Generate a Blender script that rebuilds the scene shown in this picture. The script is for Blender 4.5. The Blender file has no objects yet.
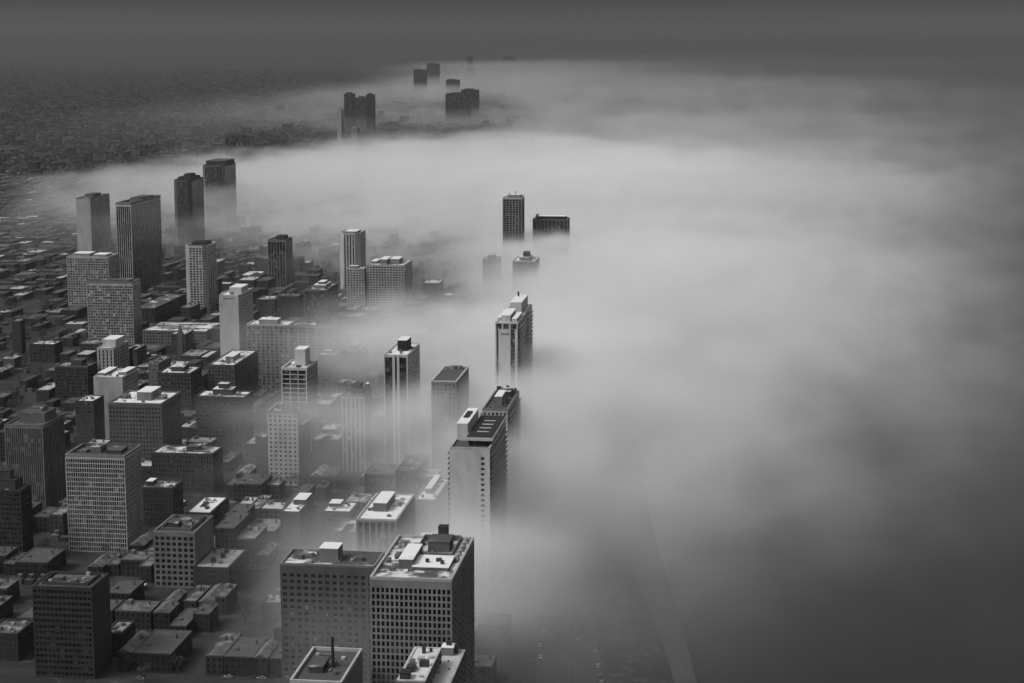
import bpy, math, random
from math import radians as R
from mathutils import Vector, Euler

random.seed(7)
sc = bpy.context.scene
COL = sc.collection

# ------------------------------------------------------------------ camera
F = 1800.0; H = 314.0; PITCH = 9.32; YAW = 6.9
EUL = Euler((R(90 - PITCH), 0, R(YAW)))
ROT = EUL.to_matrix(); INV = ROT.transposed()
cam = bpy.data.cameras.new('camera'); co = bpy.data.objects.new('camera', cam)
COL.objects.link(co); sc.camera = co
cam.sensor_width = 36; cam.lens = 36 * F / 1024; cam.clip_start = 1; cam.clip_end = 150000
co.location = (0, 0, H); co.rotation_euler = EUL


def at(u, v, z=0.0):
    """ground-plan point seen at a pixel, on the level z"""
    d = ROT @ Vector(((u - 512) / F, -(v - 341.5) / F, -1))
    t = (z - H) / d.z
    return d.x * t, d.y * t


def px(x, y, z=0.0):
    q = INV @ Vector((x, y, z - H))
    if q.z > -1: return -9999, -9999
    return 512 - F * q.x / q.z, 341.5 + F * q.y / q.z


# ------------------------------------------------------------------ materials
MATS = {}


def new_mat(name):
    m = bpy.data.materials.new(name); m.use_nodes = True
    nt = m.node_tree; b = nt.nodes['Principled BSDF']
    return m, nt, b


def grey(v): return (v, v, v, 1)


def noise(nt, scale, detail=4, coord='Object', squash=None, rough=.55):
    tc = nt.nodes.new('ShaderNodeTexCoord')
    n = nt.nodes.new('ShaderNodeTexNoise'); n.inputs['Scale'].default_value = scale
    n.inputs['Detail'].default_value = detail; n.inputs['Roughness'].default_value = rough
    oi = nt.nodes.new('ShaderNodeObjectInfo')
    ad = nt.nodes.new('ShaderNodeVectorMath'); ad.operation = 'ADD'
    sm = nt.nodes.new('ShaderNodeMath'); sm.operation = 'MULTIPLY'; sm.inputs[1].default_value = 777
    nt.links.new(oi.outputs['Random'], sm.inputs[0])
    nt.links.new(tc.outputs[coord], ad.inputs[0]); nt.links.new(sm.outputs[0], ad.inputs[1])
    src = ad.outputs[0]
    if squash:
        mu = nt.nodes.new('ShaderNodeVectorMath'); mu.operation = 'MULTIPLY'; mu.inputs[1].default_value = squash
        nt.links.new(src, mu.inputs[0]); src = mu.outputs[0]
    nt.links.new(src, n.inputs['Vector'])
    return n.outputs[0]


def ramp(nt, src, stops):
    r = nt.nodes.new('ShaderNodeValToRGB'); nt.links.new(src, r.inputs[0])
    e = r.color_ramp.elements
    e[0].position, e[0].color = stops[0][0], grey(stops[0][1])
    e[1].position, e[1].color = stops[-1][0], grey(stops[-1][1])
    for p, c in stops[1:-1]:
        k = e.new(p); k.color = grey(c)
    return r.outputs[0]


def wall(g):
    g = round(g * (.4 if g < .5 else .7), 3)
    k = ('wall', g)
    if k not in MATS:
        m, nt, b = new_mat('masonry')
        n = noise(nt, .12, 6, squash=(1, 1, .35), rough=.65)
        nt.links.new(ramp(nt, n, [(.3, g * .72), (.5, g), (.72, min(.85, g * 1.22))]), b.inputs['Base Color'])
        b.inputs['Roughness'].default_value = .85
        MATS[k] = m
    return MATS[k]


def glass(g=.03, rough=.2):
    """window glass; each pane-sized cell has blinds or a room of its own behind it"""
    k = ('glass', g, rough)
    if k not in MATS:
        m, nt, b = new_mat('window_glass')
        tc = nt.nodes.new('ShaderNodeTexCoord')
        dv = nt.nodes.new('ShaderNodeVectorMath'); dv.operation = 'MULTIPLY'; dv.inputs[1].default_value = (1 / 2.4, 1 / 2.4, 1 / 3.0)
        fl = nt.nodes.new('ShaderNodeVectorMath'); fl.operation = 'FLOOR'
        wn = nt.nodes.new('ShaderNodeTexWhiteNoise')
        nt.links.new(tc.outputs['Object'], dv.inputs[0]); nt.links.new(dv.outputs[0], fl.inputs[0]); nt.links.new(fl.outputs[0], wn.inputs['Vector'])
        nt.links.new(ramp(nt, wn.outputs['Value'], [(0, g * .4), (.55, g), (.78, g * 2.2), (.9, g * 3.2), (1, g * 8)]), b.inputs['Base Color'])
        b.inputs['Roughness'].default_value = rough
        MATS[k] = m
    return MATS[k]


def roof(s, dark=.06, white=.72, scale=.09):
    """flat roof of tar and ballast, share s of it under snow"""
    k = ('roof', s, dark, white, scale)
    if k not in MATS:
        m, nt, b = new_mat('roof_snow')
        n = noise(nt, scale, 6, rough=.62)
        c = .5 + (.5 - s) * .55
        nt.links.new(ramp(nt, n, [(c - .1, dark), (c - .02, dark * 2), (c + .03, white * .75), (c + .16, white)]), b.inputs['Base Color'])
        b.inputs['Roughness'].default_value = .9
        MATS[k] = m
    return MATS[k]


def plain(name, g, rough=.8, var=.25, scale=.3, metal=0.0):
    k = (name, g)
    if k not in MATS:
        m, nt, b = new_mat(name)
        n = noise(nt, scale, 5)
        nt.links.new(ramp(nt, n, [(.3, g * (1 - var)), (.7, g * (1 + var))]), b.inputs['Base Color'])
        b.inputs['Roughness'].default_value = rough; b.inputs['Metallic'].default_value = metal
        MATS[k] = m
    return MATS[k]


# ------------------------------------------------------------------ mesh helpers
class MB:
    def __init__(s): s.v = []; s.f = []

    def box(s, x0, x1, y0, y1, z0, z1, bottom=False):
        b = len(s.v)
        s.v += [(x0, y0, z0), (x1, y0, z0), (x1, y1, z0), (x0, y1, z0), (x0, y0, z1), (x1, y0, z1), (x1, y1, z1), (x0, y1, z1)]
        s.f += [(b, b + 1, b + 5, b + 4), (b + 1, b + 2, b + 6, b + 5), (b + 2, b + 3, b + 7, b + 6), (b + 3, b, b + 4, b + 7), (b + 4, b + 5, b + 6, b + 7), (b + 3, b + 2, b + 1, b)]
        return s

    def obox(s, p, t, s0, s1, d0, d1, z0, z1):
        """box along an edge: p origin, t unit direction (outside on its right), s along, d outward"""
        n = (t[1], -t[0]); b = len(s.v)
        for z in (z0, z1):
            for a, d in ((s0, d1), (s1, d1), (s1, d0), (s0, d0)):
                s.v.append((p[0] + t[0] * a + n[0] * d, p[1] + t[1] * a + n[1] * d, z))
        s.f += [(b, b + 1, b + 5, b + 4), (b + 1, b + 2, b + 6, b + 5), (b + 2, b + 3, b + 7, b + 6), (b + 3, b, b + 4, b + 7), (b + 4, b + 5, b + 6, b + 7), (b + 3, b + 2, b + 1, b)]
        return s

    def prism(s, poly, z0, z1, top=None):
        b = len(s.v); n = len(poly); top = top or poly
        s.v += [(x, y, z0) for x, y in poly] + [(x, y, z1) for x, y in top]
        s.f += [(b + i, b + (i + 1) % n, b + n + (i + 1) % n, b + n + i) for i in range(n)]
        s.f += [tuple(b + n + i for i in range(n)), tuple(b + n - 1 - i for i in range(n))]
        return s

    def cyl(s, x, y, z0, z1, r0, r1=None, n=12):
        r1 = r0 if r1 is None else r1
        c = [(math.cos(2 * math.pi * i / n), math.sin(2 * math.pi * i / n)) for i in range(n)]
        return s.prism([(x + a * r0, y + b * r0) for a, b in c], z0, z1, [(x + a * r1, y + b * r1) for a, b in c])

    def build(s, name, m, parent=None):
        me = bpy.data.meshes.new(name); me.from_pydata(s.v, [], s.f); me.materials.append(m)
        o = bpy.data.objects.new(name, me); COL.objects.link(o)
        if parent: o.parent = parent
        return o


def tag(o, label=None, cat=None, group=None, kind=None):
    for k, v in (('label', label), ('category', cat), ('group', group), ('kind', kind)):
        if v: o[k] = v
    return o


def thing(name, label, cat, loc, group=None, rz=0):
    o = bpy.data.objects.new(name, None); COL.objects.link(o)
    o.location = loc; o.rotation_euler = (0, 0, rz); o.empty_display_size = 2
    return tag(o, label, cat, group)


def dup(root, loc, rz=0, scale=(1, 1, 1), label=None, group=None):
    r = root.copy(); COL.objects.link(r); r.location = loc; r.rotation_euler = (0, 0, rz); r.scale = scale
    if label: r['label'] = label
    if group: r['group'] = group
    for ch in list(root.children):
        c = ch.copy(); COL.objects.link(c); c.parent = r
        for g in ch.children:
            d = g.copy(); COL.objects.link(d); d.parent = c
    return r


# ------------------------------------------------------------------ setting
WATER, ntw, bw_ = new_mat('lake_water')
bw_.inputs['Base Color'].default_value = grey(.015); bw_.inputs['Roughness'].default_value = .2; bw_.inputs['IOR'].default_value = 1.33
bp = ntw.nodes.new('ShaderNodeBump'); bp.inputs['Strength'].default_value = .3; bp.inputs['Distance'].default_value = .5
ntw.links.new(noise(ntw, .05, 5), bp.inputs['Height']); ntw.links.new(bp.outputs[0], bw_.inputs['Normal'])

SHORE_PX = [(700, 690), (672, 600), (650, 520), (618, 330), (592, 235), (548, 130), (515, 90), (496, 70)]
SHORE = [at(u, v) for u, v in SHORE_PX]


def shore_x(y):
    if y <= SHORE[0][1]: return SHORE[0][0]
    for (xa, ya), (xb, yb) in zip(SHORE, SHORE[1:]):
        if ya <= y <= yb: return xa + (xb - xa) * (y - ya) / (yb - ya)
    return SHORE[-1][0]


o = MB(); o.v = [(-6e4, -6e3, -2), (6e4, -6e3, -2), (6e4, 58e3, -2), (-6e4, 58e3, -2)]; o.f = [(0, 1, 2, 3)]
tag(o.build('water', WATER), kind='structure')

GROUND, ntg, bg_ = new_mat('winter_ground')
n1 = noise(ntg, .018, 8, rough=.7)
ntg.links.new(ramp(ntg, n1, [(.3, .008), (.5, .014), (.62, .022), (.74, .04)]), bg_.inputs['Base Color'])
n1b = noise(ntg, .11, 6, rough=.7)
mxn = ntg.nodes.new('ShaderNodeMix'); mxn.data_type = 'RGBA'
ntg.links.new(ramp(ntg, n1b, [(.56, 0), (.66, .7)]), mxn.inputs[0])
ntg.links.new(bg_.inputs['Base Color'].links[0].from_socket, mxn.inputs[6]); mxn.inputs[7].default_value = grey(.07)
ntg.links.new(mxn.outputs[2], bg_.inputs['Base Color'])
bg_.inputs['Roughness'].default_value = .95
poly = [(-6e4, -6e3), (SHORE[0][0] + 25, -6e3)] + SHORE + [(SHORE[-1][0] - 4000, 58e3), (-6e4, 58e3)]
o = MB().prism(poly, -3, 0)
tag(o.build('ground', GROUND), kind='structure')

# beach: a pale strip between the drive and the lake
SAND = plain('beach_sand', .036, .95, .25, .02)
o = MB(); pts = []
for y in range(600, 1500, 60):
    xs = shore_x(y); w = 20 + 10 * math.sin(y / 170.0)
    pts.append((xs - w, y, xs + .5))
for i, (a, y, b) in enumerate(pts): o.v += [(a, y, .05), (b, y, .05)]
o.f = [(2 * i, 2 * i + 1, 2 * i + 3, 2 * i + 2) for i in range(len(pts) - 1)]
tag(o.build('beach', SAND), kind='structure')

ASPHALT, nta, ba_ = new_mat('asphalt')
ntg2 = noise(nta, .06, 7, rough=.7)
nta.links.new(ramp(nta, ntg2, [(.3, .014), (.55, .022), (.68, .035), (.78, .07)]), ba_.inputs['Base Color']); ba_.inputs['Roughness'].default_value = .8
PAINT = plain('road_paint', .05, .7, .2, .5)


def drive_x(y, off=0): return shore_x(y) - 62 + off + 6 * math.sin(y / 260.0)


ys = list(range(560, 3200, 40))


def ribbon(name, m, o0, o1, z, dash=None):
    b = MB()
    if dash is None:
        for y in ys: b.v += [(drive_x(y, o0), y, z), (drive_x(y, o1), y, z)]
        b.f = [(2 * i, 2 * i + 1, 2 * i + 3, 2 * i + 2) for i in range(len(ys) - 1)]
    else:
        y = 600
        while y < 1500:
            k = len(b.v); b.v += [(drive_x(y, o0), y, z), (drive_x(y, o1), y, z), (drive_x(y + 3, o1), y + 3, z), (drive_x(y + 3, o0), y + 3, z)]
            b.f.append((k, k + 1, k + 2, k + 3)); y += dash
    return tag(b.build(name, m), kind='structure')


ribbon('road', ASPHALT, -17, 17, .08)
for lane in (-12.7, -8.9, -5.1, 5.1, 8.9, 12.7): ribbon('road_marking', PAINT, lane - .1, lane + .1, .1, 12)
for e in (-16.5, 16.5): ribbon('road_marking', PAINT, e - .1, e + .1, .1)
CONC = plain('kerb_concrete', .035)
b = MB()
for y0, y1 in zip(ys, ys[1:]):
    k = len(b.v)
    b.v += [(drive_x(y0, -.5), y0, .09), (drive_x(y0, .5), y0, .09), (drive_x(y1, .5), y1, .09), (drive_x(y1, -.5), y1, .09),
            (drive_x(y0, -.25), y0, .9), (drive_x(y0, .25), y0, .9), (drive_x(y1, .25), y1, .9), (drive_x(y1, -.25), y1, .9)]
    b.f += [(k, k + 3, k + 7, k + 4), (k + 1, k + 5, k + 6, k + 2), (k + 4, k + 7, k + 6, k + 5)]
tag(b.build('median_barrier', CONC), 'low pale concrete barrier along the middle of the lakeside drive', 'barrier')

# street grid: north-south streets every 118 m, east-west every 96 m
NSX = [k * 118 - 30 for k in range(-40, 4)]
EWY = [k * 96 + 840 for k in range(0, 34)]
b = MB()
for x in NSX:
    y1 = 4000
    for y in range(820, 4000, 60):
        if x > shore_x(y) - 110: y1 = y; break
    if y1 > 900: b.box(x - 6, x + 6, 700, y1, -.5, .06)
tag(b.build('street', ASPHALT), kind='structure')
b = MB()
for y in EWY: b.box(-5000, shore_x(y) - 82, y - 5, y + 5, -.5, .03)
tag(b.build('street', ASPHALT), kind='structure')
# a broad avenue that runs off towards the park
A0 = at(218, 300); A1 = at(262, 232)
dx, dy = A1[0] - A0[0], A1[1] - A0[1]; ln = math.hypot(dx, dy)
b = MB().obox(A0, (dx / ln, dy / ln), -150, ln, -11, 11, -.5, .1)
tag(b.build('avenue', plain('worn_asphalt', .1, .9, .3, .03)), kind='structure')

# ------------------------------------------------------------------ towers
FOOT = []          # footprints taken: x0,x1,y0,y1
UNIT = plain('rooftop_metal', .12, .6, .4, .8, .3)
DARKM = plain('dark_metal', .03, .5)


def frame_for(u0, u1, u2, v, h):
    x1, y0 = at(u1, v, h)
    # left end of the front at the same depth
    lo, hi = -4000.0, x1
    for _ in range(50):
        m = (lo + hi) / 2
        if px(m, y0, h)[0] < u0: lo = m
        else: hi = m
    x0 = hi
    d = 3.0
    if u2 is not None:
        while d < 140 and px(x1, y0 + d, h)[0] < u2: d += .5
    return x0, x1, y0, y0 + d


def facade(t, poly, z0, z1, sides, wallm, glassm, depth=.45, fl=3.0, name='facade_frame', core='wall', core_m=None, winparts=0, topband=1.2):
    """a core, with a proud frame of piers and spandrels on every edge; the frame leaves real recessed openings"""
    coreb = MB().prism(poly, z0, z1 - .05)
    c = coreb.build(core, core_m or glassm, t)
    fr = MB(); n = len(poly); wins = []; bal = MB(); rail = MB(); hasbal = False
    rows = max(1, int(round((z1 - topband - z0) / fl))); fh = (z1 - topband - z0) / rows
    for i in range(n):
        p, q = poly[i], poly[(i + 1) % n]
        L = math.hypot(q[0] - p[0], q[1] - p[1])
        if L < .3: continue
        td = ((q[0] - p[0]) / L, (q[1] - p[1]) / L)
        st = sides[i % len(sides)]
        kind = st[0]
        if kind == 'blank':
            fr.obox(p, td, 0, L, 0, depth, z0, z1)
            if len(st) > 1:      # a row of small openings just under the roof
                for k in range(st[1]):
                    a = L * (.2 + .6 * (k + .5) / st[1]); MB().obox(p, td, a - .7, a + .7, depth - .05, depth + .03, z1 - 3.4, z1 - 2.0).build('vent_opening', plain('rail_dark', .05), t)
            continue
        cols, pw, sh = st[1], st[2], st[3]
        sp = L / cols
        for k in range(cols + 1):
            a = k * sp
            fr.obox(p, td, max(0, a - pw / 2), min(L, a + pw / 2), 0, depth, z0, z1)
        fr.obox(p, td, 0, L, 0, depth - .03, z1 - topband, z1 - .02)
        if sh > 0:
            for r in range(rows):
                zz = z0 + r * fh
                fr.obox(p, td, 0, L, 0, depth - .06, zz, zz + sh)
                if winparts:
                    for k in range(cols):
                        wins.append((i, p, td, k * sp + pw / 2, (k + 1) * sp - pw / 2, zz + sh, zz + fh))
        if kind == 'balcony':
            bw0, bw1 = st[4] if len(st) > 4 else (0.04, .96)
            for r in range(1, rows):
                zz = z0 + r * fh
                if i == 1:
                    if r == 1:
                        mb_ = MB().obox((0, 0), td, L * bw0, L * bw1, depth, depth + 1.7, 0, .22); mb_.obox((0, 0), td, L * bw0, L * bw1, depth + 1.55, depth + 1.68, .221, 1.15)
                        o_ = mb_.build('balcony', wallm, t); b0_ = o_
                    else: o_ = b0_.copy(); COL.objects.link(o_); o_.parent = t
                    o_.location = (p[0], p[1], zz)
                else:
                    bal.obox(p, td, L * bw0, L * bw1, depth, depth + 1.7, zz, zz + .22)
                    bal.obox(p, td, L * bw0, L * bw1, depth + 1.55, depth + 1.68, zz + .221, zz + 1.15)
    # corner posts
    for i in range(n):
        p, q, r_ = poly[i - 1], poly[i], poly[(i + 1) % n]
        t1 = Vector((q[0] - p[0], q[1] - p[1])); t2 = Vector((r_[0] - q[0], r_[1] - q[1]))
        if t1.length < .3 or t2.length < .3: continue
        t1.normalize(); t2.normalize()
        if t1.x * t2.y - t1.y * t2.x > .05:
            na = Vector((t1.y, -t1.x)) * depth; nb = Vector((t2.y, -t2.x)) * depth; qv = Vector(q)
            m_ = (na + nb); m_ = m_ / max(.4, m_.length_squared) * 2 * depth * depth if m_.length else m_
            fr.prism([tuple(qv), tuple(qv + na), tuple(qv + m_), tuple(qv + nb)], z0, z1 - .01)
    fr.build(name, wallm, t)
    if bal.v: tag(bal.build('balcony', wallm, t), kind='stuff')
    if winparts:
        wins.sort(key=lambda w: (w[0] != 0, -w[5]))
        base = {}
        rest = MB()
        for j, (i, p, td, s0, s1, za, zb) in enumerate(wins):
            if j < winparts:
                key = (i, round(s1 - s0, 2), round(zb - za, 2))
                if key not in base:
                    m_ = MB().obox((0, 0), td, 0, s1 - s0, 0, .12, 0, zb - za)
                    w = m_.build('window', glassm, t); base[key] = w
                else:
                    w = base[key].copy(); COL.objects.link(w); w.parent = t
                w.location = (p[0] + td[0] * s0, p[1] + td[1] * s0, za)
            else: rest.obox(p, td, s0, s1, 0, .12, za, zb)
        if rest.v: tag(rest.build('window', glassm, t), kind='stuff')
    return c


def roof_on(t, poly, z, m, depth=.45, par=1.0, parm=None, name='roof', pw=.5):
    """roof deck with a parapet round it"""
    cx = sum(p[0] for p in poly) / len(poly); cy = sum(p[1] for p in poly) / len(poly)
    MB().prism(poly, z - .04, z + .12).build(name, m, t)
    if par > 0:
        pb = MB(); n = len(poly)
        for i in range(n):
            p, q = poly[i], poly[(i + 1) % n]; L = math.hypot(q[0] - p[0], q[1] - p[1])
            if L < .3: continue
            td = ((q[0] - p[0]) / L, (q[1] - p[1]) / L)
            pb.obox(p, td, -depth * .98 if i % 2 == 0 else .0, L + depth * .98 if i % 2 == 0 else L, -pw if i % 2 else -pw, depth + .02 + .02 * (i % 2), z + .001, z + par + .013 * (i % 2))
        pb.build('parapet', parm, t)


def put_pent(t, w, d, z, spec, wallm):
    """roof furniture in fractions of the roof: (kind, fx0, fx1, fy0, fy1, height, material, snow)"""
    for sp in spec:
        k = sp[0]
        if k == 'pent':
            _, a, b_, c, e, hh, m, s = sp
            p = MB().box(-w / 2 + a * w, -w / 2 + b_ * w, -d / 2 + c * d, -d / 2 + e * d, z + .1, z + hh)
            o = p.build('penthouse', m, t)
            MB().box(-w / 2 + a * w - .15, -w / 2 + b_ * w + .15, -d / 2 + c * d - .15, -d / 2 + e * d + .15, z + hh + .002, z + hh + .3).build('roof_cap', s, o)
        elif k == 'unit':
            _, a, c, sx, sy, hh = sp[:6]
            MB().box(-w / 2 + a * w - sx / 2, -w / 2 + a * w + sx / 2, -d / 2 + c * d - sy / 2, -d / 2 + c * d + sy / 2, z + .1, z + hh).build('air_handler', sp[6] if len(sp) > 6 else UNIT, t)
        elif k == 'fan':
            _, a, c, r, hh = sp
            x, y = -w / 2 + a * w, -d / 2 + c * d
            f_ = MB().cyl(x, y, z + .1, z + hh, r, r * .95); f_.cyl(x, y, z + hh + .01, z + hh + .5, r * .7, r * .9)
            f_.build('cooling_fan', plain('fan_metal', .35, .5), t)
        elif k == 'tank':
            _, a, c, r, hh = sp
            x, y = -w / 2 + a * w, -d / 2 + c * d
            MB().cyl(x, y, z + .1, z + hh, r, r, 16).build('water_tank', plain('tank_steel', .22, .6), t)
        elif k == 'mast':
            _, a, c, hh = sp
            x, y = -w / 2 + a * w, -d / 2 + c * d
            m_ = MB().cyl(x, y, z, z + hh * .5, .25, .2, 6); m_.cyl(x, y, z + hh * .5, z + hh, .12, .06, 6)
            m_.build('antenna', DARKM, t)
        elif k == 'stack':
            _, a, c, r, hh = sp
            x, y = -w / 2 + a * w, -d / 2 + c * d
            MB().cyl(x, y, z, z + hh, r, r * .85, 12).build('chimney', DARKM, t)
        elif k == 'rim':
            _, a, b_, c, e, hh, m = sp
            x0, x1, y0, y1 = -w / 2 + a * w, -w / 2 + b_ * w, -d / 2 + c * d, -d / 2 + e * d
            r_ = MB().box(x0, x1, y0, y0 + .4, z + .1, z + hh).box(x0, x1, y1 - .4, y1, z + .1, z + hh)
            r_.box(x0, x0 + .4, y0 + .41, y1 - .41, z + .1, z + hh).box(x1 - .4, x1, y0 + .41, y1 - .41, z + .1, z + hh)
            r_.build('screen_wall', m, t)


def rect(w, d): return [(-w / 2, -d / 2), (w / 2, -d / 2), (w / 2, d / 2), (-w / 2, d / 2)]


def chamfer(w, d, c):
    return [(-w / 2 + c, -d / 2), (w / 2 - c, -d / 2), (w / 2, -d / 2 + c), (w / 2, d / 2 - c), (w / 2 - c, d / 2), (-w / 2 + c, d / 2), (-w / 2, d / 2 - c), (-w / 2, -d / 2 + c)]


def tower(name, label, cat, px4, h, front, side, wm=.3, gm=.03, rf=.5, pent=(), fl=3.0, par=1.0, parg=None, depth=.45, win=0, topband=1.2, cham=0, minw=0, group=None, dk=None, roofw=.72, grough=.2, auto=True):
    u0, u1, u2, v = px4
    x0, x1, y0, y1 = frame_for(u0, u1, u2, v, h)
    if dk: y1 = y0 + dk
    w, d = x1 - x0, y1 - y0
    FOOT.append((x0, x1, y0, y1))
    t = thing(name, label, cat, ((x0 + x1) / 2, (y0 + y1) / 2, 0), group)
    poly = chamfer(w, d, cham * min(w, d)) if cham else rect(w, d)
    W = wall(wm) if not isinstance(wm, bpy.types.Material) else wm
    sides = [front, side] if not cham else [front, front]
    facade(t, poly, 0, h, sides, W, glass(gm, grough), depth, fl, winparts=win, topband=topband)
    roof_on(t, poly, h, roof(rf, white=roofw), depth, par, wall(parg) if parg else W)
    put_pent(t, w, d, h, pent, W)
    if auto:   # small clutter on every roof
        rr = random.Random(int(u0 * 31 + v))
        for _ in range(6):
            put_pent(t, w, d, h, [('unit', rr.uniform(.12, .88), rr.uniform(.1, .9), rr.uniform(1, 2.6), rr.uniform(1, 2.6), rr.uniform(.9, 1.9), rr.choice([UNIT, plain('fan_metal', .35, .5)]))], W)
        for _ in range(2):
            a_, c_ = rr.uniform(.2, .8), rr.uniform(.2, .8); lx = rr.uniform(.15, .4) * w
            if rr.random() < .5: put_pent(t, w, d, h, [('unit', a_, c_, lx, .7, .7, plain('duct_metal', .2, .5))], W)
            else: put_pent(t, w, d, h, [('unit', a_, c_, .7, min(lx, d * .5), .7, plain('duct_metal', .2, .5))], W)
    return t, w, d


WH = wall(.62); LG = wall(.42); MG = wall(.26); DG = wall(.1); BK = wall(.035)
SN = roof(.95); SN5 = roof(.6); SN2 = roof(.25)

# --- near the camera
tower('office_block', 'pale concrete slab with a dense grid of small dark windows and a cluttered snowy roof', 'office block',
      (371, 451, 473, 582), 92, ('grid', 17, .75, .85), ('grid', 11, .7, .85), .49, .012, .52,
      [('pent', .26, .44, .25, .62, 4.2, MG, SN), ('pent', .44, .9, .22, .5, 1.6, MG, SN), ('rim', .36, .86, .52, .97, 2.6, LG), ('pent', .5, .78, .66, .86, 4.6, MG, SN2),
       ('pent', .56, .68, .9, .98, 7, DG, BK), ('fan', .93, .5, 1.2, 2.2), ('fan', .93, .6, 1.2, 2.2), ('fan', .93, .7, 1.2, 2.2), ('fan', .93, .8, 1.2, 2.2), ('fan', .93, .9, 1.2, 2.2),
       ('unit', .6, .33, 1.5, 1.5, 3.4, DARKM), ('unit', .74, .36, 2.4, 2, 3.2, DARKM), ('unit', .8, .3, 1.4, 1.6, 3.4, DARKM), ('unit', .08, .4, 1.5, 4, 1.6), ('unit', .16, .5, 2, 5, 1.9), ('unit', .2, .2, 2, 2, 1.6)],
      2.95, 1.3, .5, win=100, topband=3.4)
tower('apartment_block', 'flat dark roof with a pale rim and black chimney, cut by the bottom edge', 'apartment block',
      (291, 341, 361, 685), 62, ('grid', 9, 1.2, 1.4), ('blank',), .45, .03, .06,
      [('pent', .22, .5, .3, .62, 2.6, DG, SN2), ('unit', .6, .55, 3, 4, 2.0), ('unit', .4, .78, 4, 3, 1.8), ('stack', .62, .5, .75, 13), ('unit', .25, .8, 2, 2, 1.4), ('unit', .75, .3, 2, 3, 1.4)], 3, 1.5, .55)
tower('apartment_tower', 'white roofed tower top in front of the dense window grid block', 'apartment tower',
      (398, 424, 440, 682), 86, ('grid', 7, 1, 1.2), ('grid', 7, 1, 1.2), .4, .03, .93,
      [('unit', .3, .3, 3, 4, 2.2, DARKM), ('unit', .72, .45, 3.4, 2.6, 2.4, DARKM), ('unit', .45, .85, 1.2, 1.6, 3.5, DARKM), ('unit', .7, .9, 1, 1, 1.5, DARKM), ('pent', .05, .4, .02, .16, 2.4, DG, BK)], 3, .5, .6, roofw=.55)
tower('apartment_tower', 'plain pale roof with one small white hut, lower neighbour of the white roofed tower top', 'apartment tower',
      (424.5, 447, 464, 690), 80, ('grid', 6, 1, 1.2), ('grid', 7, 1, 1.2), .4, .03, .85,
      [('pent', .05, .6, .86, .98, 3.2, LG, SN), ('unit', .35, .93, 2, 1.5, 5.2, DARKM), ('unit', .7, .93, 1.2, 1.2, 4.2, DARKM), ('unit', .3, .4, .6, .6, .8), ('unit', .7, .5, .6, .6, .8), ('unit', .5, .7, .6, .6, .8)], 3, .6, .5, auto=False, roofw=.42)
tower('apartment_block', 'broad grey block with a square white roof hut, west of the window grid block', 'apartment block',
      (281, 374, 385, 568), 70, ('grid', 13, 1.4, 1.5), ('grid', 6, 1.4, 1.5), .2, .04, .35,
      [('pent', .38, .58, .3, .75, 6.5, LG, SN), ('unit', .15, .5, 3, 3, 2), ('unit', .8, .5, 3, 4, 2)], 3.1, 1.0, .4, win=60, topband=4, dk=24)
tower('apartment_tower', 'long tower with a bright snowy roof and a raised white penthouse, mist over its front', 'apartment tower',
      (357, 396, 414, 521), 55, ('stripe', 6, 1.2, 0), ('grid', 18, 1.2, 1.3), .4, .04, .93,
      [('pent', .25, .6, .32, .78, 5, MG, SN), ('unit', .38, .92, 5, 4, 3.6, LG), ('unit', .75, .15, 2, 2, 1.2), ('unit', .8, .6, 1.5, 3, 1.2)], 3, .9, .5)
tower('low_block', 'low block with snowy roof and white hut, west of the big pale slab', 'apartment block',
      (415, 435, 449, 501), 34, ('grid', 6, 1.2, 1.3), ('grid', 8, 1.2, 1.3), .3, .04, .95, [('pent', .32, .6, .3, .95, 3.4, LG, SN)], 3, .9, .4)
tower('low_block', 'low block with a patchy snowy roof, west of the long snowy roofed tower', 'apartment block',
      (322, 350, 358, 513), 26, ('grid', 6, 1.2, 1.3), ('grid', 6, 1.2, 1.3), .14, .03, .6, [('pent', .1, .5, .5, .9, 2.5, DG, SN)], 3, .9)
tower('low_block', 'pale low block with dark arches, behind the long snowy roofed tower', 'apartment block',
      (411, 436, 442, 478), 24, ('grid', 4, 2.2, 1.2), ('grid', 4, 2.2, 1.2), .4, .02, .8, [('unit', .5, .5, 3, 3, 2, LG)], 4, .8)
tower('low_block', 'long dark block with a bare grey roof, running back between the misty towers', 'apartment block',
      (396, 416, 428, 472), 30, ('grid', 6, 1.2, 1.3), ('grid', 12, 1.2, 1.3), .16, .03, .2, [('unit', .5, .3, 3, 3, 2), ('unit', .5, .7, 3, 5, 2)], 3, .9)

# --- dark south-west corner; some roof snow greyed to paint in the vignette
tower('office_tower', 'curtain wall tower with a pale fine grid on every side and masts on its rim', 'office tower',
      (66, 124, 140, 458), 61, ('grid', 26, .34, .55), ('grid', 20, .34, .55), .54, .045, .25,
      [('pent', .34, .5, .35, .7, 4, MG, SN5), ('pent', .62, .86, .3, .75, 2.2, DG, SN2), ('rim', .03, .97, .04, .96, 2.2, MG), ('mast', .45, .62, 8), ('mast', .8, .85, 5), ('mast', .9, .9, 5), ('unit', .2, .4, 5, 8, 2)], 3.0, 1.6, .46, win=100, topband=1.4, auto=False, roofw=.4)
tower('hotel_block', 'ten storey pale block with wide dark windows and a round tank on its roof', 'apartment block',
      (154, 194, 212, 534), 33, ('grid', 7, 1.2, 1.35), ('blank',), .36, .02, .3,
      [('rim', .12, .88, .1, .9, 2.4, MG), ('tank', .55, .55, 3.4, 3.6), ('pent', .2, .45, .3, .6, 3, DG, SN2), ('unit', .7, .3, 2, 2, 2), ('unit', .75, .8, 2, 2, 2)], 3.3, 1.2, .4, win=100, topband=2, roofw=.4)
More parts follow.
